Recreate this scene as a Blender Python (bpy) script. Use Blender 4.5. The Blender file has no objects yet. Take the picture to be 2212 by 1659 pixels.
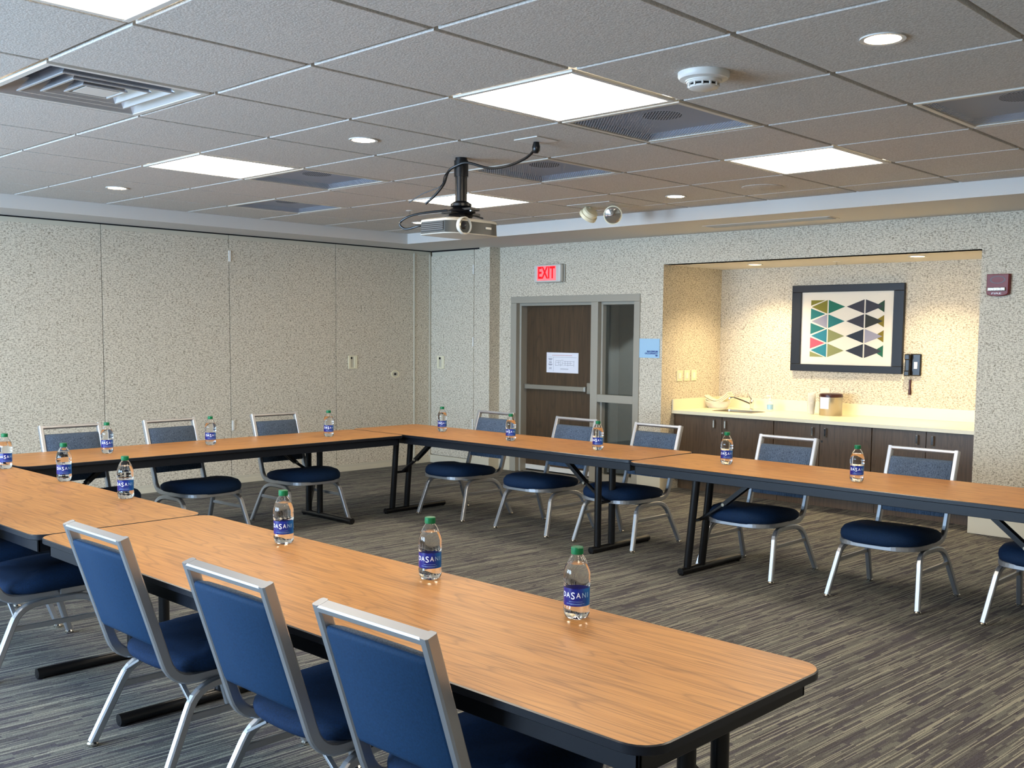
import bpy, bmesh, math, random
from mathutils import Vector, Matrix
random.seed(7)
PI = math.pi
SC = bpy.context.scene
COL = SC.collection

# ------------------------------------------------------------------ colour / materials
def s2l(c):
    return tuple((v/12.92 if v <= .04045 else ((v+.055)/1.055)**2.4) for v in [x/255 for x in c])
def rgba(c): return (*s2l(c), 1)

class NT:
    def __init__(s, m):
        m.use_nodes = True; s.t = m.node_tree; s.n = s.t.nodes; s.l = s.t.links
        s.b = s.n.get('Principled BSDF'); s.o = s.n.get('Material Output')
    def a(s, k, **kw):
        n = s.n.new(k)
        for a, v in kw.items(): setattr(n, a, v)
        return n
    def k(s, a, b): s.l.new(a, b)
    def math(s, op, a, b=None, c=None):
        n = s.a('ShaderNodeMath', operation=op)
        for i, v in enumerate((a, b, c)):
            if v is None: continue
            if hasattr(v, 'links'): s.k(v, n.inputs[i])
            else: n.inputs[i].default_value = v
        return n.outputs[0]
    def mix(s, f, a, b):
        n = s.a('ShaderNodeMix', data_type='RGBA')
        for sock, v in ((n.inputs[0], f), (n.inputs[6], a), (n.inputs[7], b)):
            if hasattr(v, 'links'): s.k(v, sock)
            else: sock.default_value = v
        return n.outputs[2]
    def ramp(s, f, stops):
        n = s.a('ShaderNodeValToRGB'); e = n.color_ramp.elements
        while len(e) < len(stops): e.new(.5)
        for q, (p, c) in zip(e, stops): q.position = p; q.color = c
        s.k(f, n.inputs[0]); return n.outputs[0]
    def noise(s, vec, scale, detail=2, rough=.5):
        n = s.a('ShaderNodeTexNoise'); n.inputs['Scale'].default_value = scale
        n.inputs['Detail'].default_value = detail; n.inputs['Roughness'].default_value = rough
        if vec is not None: s.k(vec, n.inputs['Vector'])
        return n.outputs[0]
    def mapping(s, vec, scale=(1, 1, 1), rot=(0, 0, 0), loc=(0, 0, 0)):
        n = s.a('ShaderNodeMapping'); n.inputs['Scale'].default_value = scale
        n.inputs['Rotation'].default_value = rot; n.inputs['Location'].default_value = loc
        s.k(vec, n.inputs['Vector']); return n.outputs[0]
    def coord(s, w='Object'): return s.a('ShaderNodeTexCoord').outputs[w]
    def bump(s, h, strength=.3, dist=.002):
        n = s.a('ShaderNodeBump'); n.inputs['Strength'].default_value = strength
        n.inputs['Distance'].default_value = dist; s.k(h, n.inputs['Height'])
        s.k(n.outputs[0], s.b.inputs['Normal'])

def mat(name, col, rough=.5, metal=0, emit=0, ecol=None, coat=0, spec=.5, alpha=1, trans=0, ior=1.45):
    m = bpy.data.materials.new(name); t = NT(m); b = t.b
    b.inputs['Base Color'].default_value = rgba(col); b.inputs['Roughness'].default_value = rough
    b.inputs['Metallic'].default_value = metal; b.inputs['IOR'].default_value = ior
    b.inputs['Specular IOR Level'].default_value = spec
    b.inputs['Coat Weight'].default_value = coat; b.inputs['Transmission Weight'].default_value = trans
    b.inputs['Alpha'].default_value = alpha
    if emit:
        b.inputs['Emission Color'].default_value = rgba(ecol or col); b.inputs['Emission Strength'].default_value = emit
    return m

def m_wallpaper():
    m = mat('woven wallpaper', (190, 184, 172), .75, spec=.3); t = NT(m)
    sep = t.a('ShaderNodeSeparateXYZ'); t.k(t.coord(), sep.inputs[0])
    u = t.math('ADD', sep.outputs[0], sep.outputs[1])
    cmb = t.a('ShaderNodeCombineXYZ'); t.k(u, cmb.inputs[0]); t.k(sep.outputs[2], cmb.inputs[1])
    v = cmb.outputs[0]
    h = t.noise(t.mapping(v, (38, 125, 1)), 1, 2, .6)
    w = t.noise(t.mapping(v, (125, 38, 1), loc=(9, 3, 0)), 1, 2, .6)
    big = t.noise(v, 11, 2)
    hd = t.ramp(h, [(.52, (0, 0, 0, 1)), (.60, (1, 1, 1, 1))])
    wd = t.ramp(w, [(.55, (0, 0, 0, 1)), (.64, (1, 1, 1, 1))])
    f = t.math('MULTIPLY', t.math('MAXIMUM', hd, wd), t.math('ADD', t.math('MULTIPLY', big, .9), .30))
    fine = t.noise(v, 260, 1)
    base = t.mix(fine, rgba((206, 197, 178)), rgba((228, 220, 203)))
    t.k(t.mix(f, base, rgba((132, 121, 102))), t.b.inputs['Base Color'])
    t.bump(t.math('SUBTRACT', 1, f), .25, .002)
    return m

def m_carpet():
    m = mat('streaked carpet', (80, 78, 76), .95, spec=.1); t = NT(m)
    v = t.mapping(t.coord(), rot=(0, 0, math.radians(2.8)))
    sep = t.a('ShaderNodeSeparateXYZ'); t.k(v, sep.inputs[0]); x, y = sep.outputs[0], sep.outputs[1]
    def cells(wx, ly, seed):
        cx = t.math('FLOOR', t.math('DIVIDE', x, wx))
        n1 = t.a('ShaderNodeTexWhiteNoise', noise_dimensions='1D'); t.k(t.math('ADD', cx, seed), n1.inputs['W'])
        yy = t.math('ADD', t.math('DIVIDE', y, ly), t.math('MULTIPLY', n1.outputs[0], 37.))
        c = t.a('ShaderNodeCombineXYZ'); t.k(cx, c.inputs[0]); t.k(t.math('FLOOR', yy), c.inputs[1]); c.inputs[2].default_value = seed
        n2 = t.a('ShaderNodeTexWhiteNoise', noise_dimensions='3D'); t.k(c.outputs[0], n2.inputs['Vector'])
        return n2.outputs[0]
    a = cells(.021, .17, 1.7); b = cells(.0050, .46, 5.3); d = cells(.009, .12, 9.1)
    pile = t.noise(t.mapping(v, (1.0, .55, 1)), 230, 2, .7)
    g = t.ramp(a, [(0, rgba((82, 79, 86))), (.36, rgba((90, 87, 92))), (.38, rgba((108, 108, 105))), (1, rgba((120, 120, 114)))])
    g = t.mix(t.ramp(d, [(.70, (0, 0, 0, 1)), (.71, (1, 1, 1, 1))]), g, rgba((97, 96, 95)))
    g = t.mix(t.ramp(b, [(.80, (0, 0, 0, 1)), (.81, (.9, .9, .9, 1))]), g, rgba((160, 158, 144)))
    g = t.mix(t.ramp(b, [(.12, (.8, .8, .8, 1)), (.13, (0, 0, 0, 1))]), g, rgba((78, 74, 77)))
    sh = t.ramp(pile, [(.32, (.5, .5, .5, 1)), (.68, (1.0, 1.0, 1.0, 1))])
    mm = t.a('ShaderNodeMix', data_type='RGBA', blend_type='MULTIPLY'); mm.inputs[0].default_value = 1
    t.k(g, mm.inputs[6]); t.k(sh, mm.inputs[7]); t.k(mm.outputs[2], t.b.inputs['Base Color'])
    t.bump(pile, .5, .004)
    return m

def m_wood(name, c1, c2, c3, axis, rough=.32, scale=1.0, coat=0.0):
    m = mat(name, c1, rough, coat=coat); t = NT(m)
    st = [34, 34, 34]; st[axis] = 1.6; st = [q*scale for q in st]
    st2 = [4.2, 4.2, 4.2]; st2[axis] = .55; st2 = [q*scale for q in st2]
    rnd = t.a('ShaderNodeObjectInfo').outputs['Random']
    off = t.a('ShaderNodeVectorMath', operation='ADD'); t.k(t.coord(), off.inputs[0])
    cc = t.a('ShaderNodeCombineXYZ'); r3 = t.math('MULTIPLY', rnd, 11.); t.k(r3, cc.inputs[0]); t.k(r3, cc.inputs[1]); t.k(cc.outputs[0], off.inputs[1])
    v = off.outputs[0]
    big = t.noise(t.mapping(v, st2), 1, 2, .5)
    rings = t.math('FRACT', t.math('MULTIPLY', big, 15.))
    rr = t.ramp(rings, [(0, (1, 1, 1, 1)), (.16, (.25, .25, .25, 1)), (.5, (0, 0, 0, 1)), (.9, (.25, .25, .25, 1)), (1, (1, 1, 1, 1))])
    fine = t.noise(t.mapping(v, st), 1, 4, .65)
    st3 = [150, 150, 150]; st3[axis] = 3.
    pore = t.noise(t.mapping(v, st3), 1, 2, .5)
    g = t.mix(t.ramp(fine, [(.3, (0, 0, 0, 1)), (.7, (1, 1, 1, 1))]), rgba(c2), rgba(c1))
    g = t.mix(t.math('MULTIPLY', rr, .45), g, rgba(c3))
    g = t.mix(t.math('MULTIPLY', t.ramp(pore, [(.52, (0, 0, 0, 1)), (.70, (1, 1, 1, 1))]), .7), g, rgba(c3))
    t.k(g, t.b.inputs['Base Color'])
    return m

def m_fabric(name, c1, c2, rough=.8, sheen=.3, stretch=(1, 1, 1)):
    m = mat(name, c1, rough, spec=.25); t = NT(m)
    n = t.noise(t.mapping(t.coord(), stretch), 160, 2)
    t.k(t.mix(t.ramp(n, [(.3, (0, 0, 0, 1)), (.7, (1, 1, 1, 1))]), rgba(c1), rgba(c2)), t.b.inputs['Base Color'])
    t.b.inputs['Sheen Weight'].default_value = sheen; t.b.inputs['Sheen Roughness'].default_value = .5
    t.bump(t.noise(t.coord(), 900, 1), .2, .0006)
    return m

def m_tile():
    m = mat('mineral fibre ceiling tile', (200, 197, 193), .9, spec=.1); t = NT(m)
    n = t.noise(t.coord(), 95, 3, .7)
    t.k(t.mix(t.ramp(n, [(.36, (0, 0, 0, 1)), (.6, (1, 1, 1, 1))]), rgba((186, 182, 176)), rgba((212, 209, 203))), t.b.inputs['Base Color'])
    t.bump(n, .55, .004)
    return m

def m_perf():
    m = mat('perforated grille metal', (158, 168, 184), .5); t = NT(m)
    v = t.mapping(t.coord(), (64, 64, 64), rot=(0, 0, PI/4))
    sep = t.a('ShaderNodeSeparateXYZ'); t.k(v, sep.inputs[0])
    fx = t.math('SUBTRACT', t.math('FRACT', sep.outputs[0]), .5); fy = t.math('SUBTRACT', t.math('FRACT', sep.outputs[1]), .5)
    d = t.math('ADD', t.math('MULTIPLY', fx, fx), t.math('MULTIPLY', fy, fy))
    t.k(t.math('GREATER_THAN', d, .16), t.b.inputs['Alpha'])
    return m

def m_louvre():
    m = mat('projector vent slats', (45, 47, 50), .5); t = NT(m)
    sep = t.a('ShaderNodeSeparateXYZ'); t.k(t.coord(), sep.inputs[0])
    f = t.math('FRACT', t.math('MULTIPLY', sep.outputs[2], 78.))
    t.k(t.mix(t.math('GREATER_THAN', f, .6), rgba((12, 13, 15)), rgba((96, 99, 101))), t.b.inputs['Base Color'])
    return m

def m_label():
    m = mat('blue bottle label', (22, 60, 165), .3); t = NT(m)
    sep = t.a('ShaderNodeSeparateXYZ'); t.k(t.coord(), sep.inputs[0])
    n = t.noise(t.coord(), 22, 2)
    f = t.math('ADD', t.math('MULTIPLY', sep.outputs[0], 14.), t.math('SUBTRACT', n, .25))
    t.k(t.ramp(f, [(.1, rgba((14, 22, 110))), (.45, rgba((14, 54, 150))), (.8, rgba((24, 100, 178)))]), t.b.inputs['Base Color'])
    return m

M = {}
def init_mats():
    M['wall'] = m_wallpaper(); M['carpet'] = m_carpet(); M['tile'] = m_tile()
    M['paint'] = mat('soffit paint', (208, 205, 200), .85, spec=.2)
    M['grid'] = mat('ceiling grid enamel', (206, 200, 188), .5)
    M['trim'] = mat('partition trim', (196, 190, 172), .5)
    M['seal'] = mat('cream baseboard', (205, 198, 178), .45)
    M['black'] = mat('black steel', (14, 14, 16), .32)
    M['edge'] = mat('black vinyl table edge', (22, 25, 32), .30)
    M['slot'] = mat('dark gap', (14, 14, 18), .8)
    M['oak'] = m_wood('oak laminate', (192, 136, 74), (170, 116, 58), (108, 67, 32), 0, .42, 1.25, coat=.0)
    M['walnut'] = m_wood('dark walnut veneer', (88, 68, 46), (72, 55, 37), (50, 38, 26), 2, .45, .8)
    M['cab'] = m_wood('brown cabinet laminate', (98, 78, 58), (84, 66, 48), (62, 48, 35), 2, .42, 1.3)
    M['silver'] = mat('brushed silver frame', (182, 184, 188), .36, metal=.85)
    M['foot'] = mat('nickel glide', (205, 200, 190), .2, metal=1)
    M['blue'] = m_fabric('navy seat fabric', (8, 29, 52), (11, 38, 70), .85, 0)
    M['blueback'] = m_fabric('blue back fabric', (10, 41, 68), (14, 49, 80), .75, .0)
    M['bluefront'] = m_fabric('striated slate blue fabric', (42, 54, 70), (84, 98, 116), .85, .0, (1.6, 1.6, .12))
    M['frame'] = mat('grey taupe door frame paint', (160, 155, 142), .45)
    M['satin'] = mat('satin steel bar', (165, 160, 148), .35, metal=.6)
    M['chrome'] = mat('chrome', (225, 225, 225), .08, metal=1)
    M['quartz'] = mat('cream countertop', (236, 226, 196), .3)
    M['white'] = mat('white plastic', (226, 224, 218), .4)
    M['ivory'] = mat('ivory plastic', (228, 220, 190), .4)
    M['offwhite'] = mat('off white enamel', (214, 212, 206), .4)
    M['panel'] = mat('lit troffer diffuser', (255, 250, 242), .5, emit=9.0, ecol=(255, 240, 216))
    M['warm'] = mat('lit warm downlight lens', (255, 236, 200), .5, emit=34, ecol=(255, 214, 158))
    M['warm2'] = mat('lit alcove downlight lens', (255, 230, 180), .5, emit=14, ecol=(255, 205, 128))
    M['perf'] = m_perf()
    M['plenum'] = mat('grey plenum pan', (165, 175, 192), .7)
    M['dark'] = mat('dark duct', (12, 12, 13), .9)
    M['polish'] = mat('polished diffuser blades', (196, 198, 202), .22, metal=.55)
    M['cap'] = mat('green bottle cap', (0, 104, 62), .35)
    M['pet'] = mat('clear water bottle', (255, 255, 255), 0, trans=1, ior=1.33)
    M['plastic'] = mat('clear thin plastic', (240, 240, 235), .12, alpha=.32)
    M['label'] = m_label()
    M['ink'] = mat('white lettering', (240, 244, 252), .4)
    M['inkb'] = mat('pale blue lettering', (150, 190, 235), .4)
    M['exitred'] = mat('lit red exit letters', (255, 20, 30), .4, emit=.75, ecol=(255, 0, 10))
    M['exitface'] = mat('lit pink exit face', (240, 120, 125), .4, emit=.22, ecol=(255, 120, 125))
    M['fire'] = mat('red alarm housing', (112, 8, 16), .4)
    M['skyblue'] = mat('pale blue sign', (160, 198, 226), .4)
    M['navyink'] = mat('navy sign lettering', (30, 60, 140), .5)
    M['paper'] = mat('white paper', (232, 232, 240), .7)
    M['pinkink'] = mat('faint red print', (200, 130, 140), .7)
    M['greyink'] = mat('grey print', (120, 120, 135), .7)
    M['navy'] = mat('navy picture frame', (12, 16, 27), .45)
    M['mat'] = mat('cream picture mat', (226, 218, 204), .7)
    M['phone'] = mat('black phone plastic', (20, 18, 17), .25)
    M['maroon'] = mat('dark maroon plastic', (52, 20, 18), .3)
    M['steel'] = mat('brushed stainless steel', (176, 168, 150), .3, metal=.9)
    M['projw'] = mat('projector white shell', (214, 210, 198), .4)
    M['projg'] = mat('projector grey shell', (66, 69, 68), .4)
    M['vent'] = m_louvre()
    M['glass'] = mat('lens glass', (30, 32, 38), .04, spec=1)
    M['towel'] = mat('folded cream towel', (238, 230, 200), .9)
    M['gel'] = mat('pale blue soap', (150, 190, 215), .3)
    M['hall'] = mat('hallway paint', (150, 145, 134), .85)
    g = bpy.data.materials.new('window glass'); t = NT(g)
    t.n.remove(t.b); tr = t.a('ShaderNodeBsdfTransparent'); gl = t.a('ShaderNodeBsdfGlossy'); gl.inputs['Roughness'].default_value = .02
    tr.inputs[0].default_value = (.86, .88, .87, 1); fr = t.a('ShaderNodeFresnel'); fr.inputs[0].default_value = 1.5
    mx = t.a('ShaderNodeMixShader'); t.k(fr.outputs[0], mx.inputs[0]); t.k(tr.outputs[0], mx.inputs[1]); t.k(gl.outputs[0], mx.inputs[2]); t.k(mx.outputs[0], t.o.inputs[0])
    M['pane'] = g
init_mats()

# ------------------------------------------------------------------ mesh building
class MB:
    def __init__(s): s.v = []; s.f = []; s.mi = []; s.ms = []
    def m(s, name):
        if name not in s.ms: s.ms.append(name)
        return s.ms.index(name)
    def add(s, vs, fs, mt):
        o = len(s.v); s.v += [tuple(v) for v in vs]; k = s.m(mt)
        for f in fs: s.f.append(tuple(i+o for i in f)); s.mi.append(k)
    def box(s, x0, x1, y0, y1, z0, z1, mt, ch=0):
        if x1 < x0: x0, x1 = x1, x0
        if y1 < y0: y0, y1 = y1, y0
        if z1 < z0: z0, z1 = z1, z0
        if ch <= 0:
            vs = [(x, y, z) for z in (z0, z1) for y in (y0, y1) for x in (x0, x1)]
            s.add(vs, [(0, 2, 3, 1), (4, 5, 7, 6), (0, 1, 5, 4), (2, 6, 7, 3), (0, 4, 6, 2), (1, 3, 7, 5)], mt); return s
        bm = bmesh.new(); bmesh.ops.create_cube(bm, size=1)
        for v in bm.verts: v.co = Vector(((x0+x1)/2+v.co.x*(x1-x0), (y0+y1)/2+v.co.y*(y1-y0), (z0+z1)/2+v.co.z*(z1-z0)))
        bmesh.ops.bevel(bm, geom=bm.edges[:], offset=ch, segments=2, profile=.5, affect='EDGES')
        bm.verts.index_update(); s.add([v.co[:] for v in bm.verts], [[v.index for v in f.verts] for f in bm.faces], mt); bm.free(); return s
    def lathe(s, prof, mt, seg=24, c=(0, 0, 0), rad=None, flip=False, axis='z', caps=True):
        vs = []; fs = []; n = len(prof)
        for i, (r, z) in enumerate(prof):
            for k in range(seg):
                a = 2*PI*k/seg; rr = r*(rad(i, a) if rad else 1)
                p = (rr*math.cos(a), rr*math.sin(a), z)
                if axis == 'x': p = (p[2], p[0], p[1])
                elif axis == 'y': p = (p[0], p[2], -p[1])
                vs.append((p[0]+c[0], p[1]+c[1], p[2]+c[2]))
        for i in range(n-1):
            for k in range(seg):
                a, b = i*seg+k, i*seg+(k+1) % seg; q = (a, b, b+seg, a+seg)
                fs.append(q[::-1] if flip else q)
        if caps:
            f0 = tuple(range(seg)); f1 = tuple(range((n-1)*seg, n*seg))
            fs.append(f0 if flip else f0[::-1]); fs.append(f1[::-1] if flip else f1)
        s.add(vs, fs, mt); return s
    def sweep(s, pts, w, h, side, mt, ch=.0, closed=False):
        """rectangular (chamfered) section swept along pts; side = fixed width direction (or None for a path in plan)"""
        P = [Vector(p) for p in pts]; n = len(P); ring = []
        prof = [(-w/2, -h/2), (w/2, -h/2), (w/2, h/2), (-w/2, h/2)]
        if ch:
            prof = [(-w/2+ch, -h/2), (w/2-ch, -h/2), (w/2, -h/2+ch), (w/2, h/2-ch), (w/2-ch, h/2), (-w/2+ch, h/2), (-w/2, h/2-ch), (-w/2, -h/2+ch)]
        m = len(prof); vs = []
        for i in range(n):
            a = P[i]-P[i-1] if (i > 0 or closed) else P[1]-P[0]
            b = P[(i+1) % n]-P[i] if (i < n-1 or closed) else P[-1]-P[-2]
            a = a.normalized(); b = b.normalized(); t = (a+b).normalized()
            S = Vector(side).normalized(); S = (S-t*S.dot(t)).normalized(); U = t.cross(S).normalized()
            k = 1/max(.4, t.dot(a))
            for (x, y) in prof: vs.append(P[i]+S*x+U*y*k)
        fs = []
        for i in range(n if closed else n-1):
            j = (i+1) % n
            for q in range(m):
                r = (q+1) % m; fs.append((i*m+q, i*m+r, j*m+r, j*m+q))
        if not closed: fs += [tuple(range(m))[::-1], tuple(range((n-1)*m, n*m))]
        s.add(vs, fs, mt); return s
    def tube(s, pts, r, mt, seg=10):
        P = [Vector(p) for p in pts]; n = len(P); vs = []; up = Vector((.13, .27, .95)).normalized()
        for i in range(n):
            t = ((P[min(i+1, n-1)]-P[max(i-1, 0)])).normalized()
            S = up.cross(t)
            if S.length < .05: S = Vector((1, 0, 0)).cross(t)
            S.normalize(); U = t.cross(S)
            for k in range(seg):
                a = 2*PI*k/seg; vs.append(P[i]+S*(r*math.cos(a))+U*(r*math.sin(a)))
        fs = [(i*seg+k, i*seg+(k+1) % seg, (i+1)*seg+(k+1) % seg, (i+1)*seg+k) for i in range(n-1) for k in range(seg)]
        fs += [tuple(range(seg))[::-1], tuple(range((n-1)*seg, n*seg))]
        s.add(vs, fs, mt); return s
    def poly(s, pts, mt): s.add(pts, [tuple(range(len(pts)))], mt); return s
    def rings(s, rs, mt, cap=True, mtop=None):
        n = len(rs[0]); vs = [p for r in rs for p in r]
        fs = [(i*n+k, i*n+(k+1) % n, (i+1)*n+(k+1) % n, (i+1)*n+k) for i in range(len(rs)-1) for k in range(n)]
        s.add(vs, fs, mt)
        if cap:
            s.add(rs[0], [tuple(range(n))[::-1]], mt); s.add(rs[-1], [tuple(range(n))], mtop or mt)
        return s
    def xf(s, mtx): s.v = [tuple(mtx @ Vector(v)) for v in s.v]; return s
    def build(s, name, parent=None, smooth=False, ang=35):
        me = bpy.data.meshes.new(name); me.from_pydata(s.v, [], s.f); me.validate()
        for k in s.ms: me.materials.append(M[k])
        if len(me.polygons) == len(s.mi): me.polygons.foreach_set('material_index', s.mi)
        bm = bmesh.new(); bm.from_mesh(me)
        if smooth: bmesh.ops.remove_doubles(bm, verts=bm.verts, dist=1e-6)
        bmesh.ops.recalc_face_normals(bm, faces=bm.faces) if smooth != 'keep' else None
        bm.to_mesh(me); bm.free()
        if smooth:
            me.polygons.foreach_set('use_smooth', [True]*len(me.polygons)); me.set_sharp_from_angle(angle=math.radians(ang))
        me.update()
        o = bpy.data.objects.new(name, me); COL.objects.link(o)
        if parent: o.parent = parent
        return o

def tag(o, label=None, cat=None, group=None, kind=None):
    if label: o['label'] = label
    if cat: o['category'] = cat
    if group: o['group'] = group
    if kind: o['kind'] = kind
    return o
def thing(name, loc, rz=0, label=None, cat=None, group=None, kind=None):
    o = bpy.data.objects.new(name, None); COL.objects.link(o); o.location = loc; o.rotation_euler = (0, 0, rz); o.empty_display_size = .05
    return tag(o, label, cat, group, kind)
def kids(o): return [c for c in bpy.data.objects if c.parent == o]
def dup(o, loc=None, rz=None, label=None, parent=None):
    ch = kids(o); c = o.copy(); COL.objects.link(c)
    if parent: c.parent = parent
    if loc is not None: c.location = loc
    if rz is not None: c.rotation_euler = (0, 0, rz)
    if label: c['label'] = label
    for k in ch: dup(k, parent=c)
    return c
def text_mb(body, size, mt, width=None, align='CENTER', ext=0, bold=0):
    cu = bpy.data.curves.new('t', 'FONT'); cu.body = body; cu.size = size; cu.align_x = align; cu.align_y = 'CENTER'; cu.extrude = ext; cu.offset = bold; cu.resolution_u = 3
    ob = bpy.data.objects.new('t', cu); COL.objects.link(ob); bpy.context.view_layer.update()
    me = bpy.data.meshes.new_from_object(ob.evaluated_get(bpy.context.evaluated_depsgraph_get()))
    mb = MB(); vs = [v.co.copy() for v in me.vertices]
    if width:
        w = max(v.x for v in vs)-min(v.x for v in vs); k = width/w
        for v in vs: v.x *= k
    mb.add(vs, [tuple(p.vertices) for p in me.polygons], mt)
    bpy.data.objects.remove(ob); bpy.data.curves.remove(cu); bpy.data.meshes.remove(me)
    return mb
def stand(mb, x, y, z):      # text lying in XY -> standing on a wall that faces -Y
    mb.v = [(x+v[0], y-v[2], z+v[1]) for v in mb.v]; return mb
def rrect(x0, x1, y0, y1, r, z, seg=6, inset=0):
    x0 += inset; x1 -= inset; y0 += inset; y1 -= inset; r = max(r-inset, .001); out = []
    for cx, cy, a0 in ((x1-r, y1-r, 0), (x0+r, y1-r, 90), (x0+r, y0+r, 180), (x1-r, y0+r, 270)):
        for k in range(seg+1):
            a = math.radians(a0+90*k/seg); out.append((cx+r*math.cos(a), cy+r*math.sin(a), z))
    return out
def arc(p0, p1, p2, n=5):     # quadratic bend
    return [tuple((1-t)**2*a+2*t*(1-t)*b+t*t*c for a, b, c in zip(p0, p1, p2)) for t in [k/n for k in range(n+1)]]

# ------------------------------------------------------------------ room numbers (metres)
CZ = 2.966; SZ = 2.842                # tile ceiling, lowered soffit
T = .8534                             # ceiling module
XL = -6.49; XR = 7.2; YR = -5.0       # left, right and rear walls
YJ = 7.27; YB = 7.45                  # folded-partition bay face, door wall
AX0, AX1, AY, AZ = -2.791, .647, 8.62, 2.53   # alcove
LX, LY = -5.885, 6.36                 # inner lip of the soffit

# floor
fl = MB().box(-7.2, 7.4, -5.2, 10.2, -.1, 0, 'carpet').build('floor'); tag(fl, kind='structure')

# ceiling tiles
LIGHTS = [(0, -1), (0, 2), (0, 5), (-4, -1), (-4, 2), (-4, 5), (4, -1), (4, 2), (4, 5)]       # cell = x index, y index
GRILLES = [(0, 3), (-2, 4), (-4, 3), (-6, 4), (2, 4)]
DIFF = [(-2, 0)]
skip = set(LIGHTS+GRILLES+DIFF)
c = MB()
for i in range(-8, 9):
    for j in range(-7, 8):
        if (i, j) in skip: continue
        x0, x1, y0, y1 = max(i*T+.014, LX+.004), min((i+1)*T-.014, XR-.01), max(j*T+.014, YR+.01), min((j+1)*T-.014, LY-.004)
        if x1-x0 < .02 or y1-y0 < .02: continue
        r = lambda z, s: [(x0+s, y0+s, z), (x0+s, y1-s, z), (x1-s, y1-s, z), (x1-s, y0+s, z)]
        c.rings([r(CZ+.022, 0), r(CZ+.002, 0), r(CZ, .003)], 'tile')
ceil = c.build('ceiling'); tag(ceil, kind='structure')
g = MB()
bars = []
for i in range(-8, 9):
    if LX < i*T < XR: g.box(i*T-.016, i*T+.016, YR, LY, CZ+.020, CZ+.03, 'grid')
for j in range(-7, 9):
    if YR < j*T < LY: g.box(LX, XR, j*T-.016, j*T+.016, CZ+.0205, CZ+.03, 'grid')
g.build('ceiling_grid', ceil)
MB().box(-7.2, 7.4, -5.2, 10.2, 3.35, 3.45, 'paint').build('roof_deck', ceil)
# soffit: left strip + back strip, with its vertical inner lips
s = MB()
s.box(XL-.2, LX, YR, LY, SZ, 3.2, 'paint'); s.box(XL-.2, XR, LY, 7.9, SZ, 3.2, 'paint')
s.build('soffit', ceil)

# left wall: operable partition of fabric panels under a track
wl = MB().box(-7.1, XL-.03, YR, 7.9, 0, SZ, 'wall').build('wall_left'); tag(wl, kind='structure')
joints = [-5.0, -1.6, -.15, 1.318, 2.784, 4.25, 5.717, 6.975, YJ]
for a, b in zip(joints[:-1], joints[1:]):
    last = b == YJ
    MB().box(XL-.03, XL, a+.004, b-.004, .085, 2.782, 'wall').build('wall_panel', wl)
    MB().box(XL-.03, XL+.004, a+.003, b-.003, 2.782, SZ-.014, 'trim', .002).build('panel_header', wl)
    if last: MB().box(XL-.03, XL+.012, a+.02, b-.002, 0.0, .085, 'seal', .003).build('panel_base', wl)
    else: MB().box(XL-.03, XL+.016, a, b-.0, 0, .052, 'seal').box(XL-.03, XL+.006, a, b, .052, .085, 'trim').build('panel_seal', wl)
MB().box(XL-.03, XL-.004, YR, YJ, SZ-.016, SZ, 'slot').build('track_gap', wl)
MB().box(XL-.03, XL+.012, 6.968, 6.992, .085, 2.80, 'trim', .004).build('jamb_strip', wl)
MB().box(XL-.03, XL+.012, YJ-.03, YJ-.004, .085, 2.80, 'trim', .004).build('jamb_strip', wl)
def pull(nm, x, y, z, w, h, face, par):
    b = MB()
    if face == 'x':
        q = lambda a0, a1, z0, z1, d, mt: b.box(x-.001, x+d, a0, a1, z0, z1, mt, .0015)
    else:
        q = lambda a0, a1, z0, z1, d, mt: b.box(a0, a1, y-d, y+.001, z0, z1, mt, .0015)
    c0 = y if face == 'x' else x
    q(c0-w/2, c0-w/4, z-h/2, z+h/2, .01, 'ivory'); q(c0+w/6, c0+w/2, z-h/2, z+h/2, .01, 'ivory')
    q(c0-w/4, c0+w/6, z+h/2-.016, z+h/2, .01, 'ivory'); q(c0-w/4, c0+w/6, z-h/2, z-h/2+.016, .01, 'ivory')
    q(c0-w/4, c0+w/6, z-h/2+.016, z+h/2-.016, .002, 'trim'); q(c0-w/4, c0-.004, z+h/2-.045, z+h/2-.016, .003, 'slot')
    return b.build(nm, par)
pull('pull_handle', XL, 5.968, 1.375, .137, .165, 'x', wl)
b = MB()
for (r0, r1, d, mt) in ((.067, .045, .009, 'ivory'), (.045, .02, .005, 'trim'), (.02, .0005, .007, 'slot')):
    pts = []
    for rr in (r0, r1): pts.append([(XL+d, 6.652+rr*math.cos(2*PI*k/28), 1.21+.73*rr*math.sin(2*PI*k/28)) for k in range(28)])
    b.rings([[(XL, p[1], p[2]) for p in pts[0]], pts[0], pts[1]], mt, cap=False)
b.build('lock_cup', wl)
for (y, z0, z1) in ((4.25, 2.532, 2.656), (4.264, .613, .730)):
    MB().box(XL, XL+.012, y-.006, y+.022, z0, z1, 'white', .003).build('hinge_cover', wl)

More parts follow.
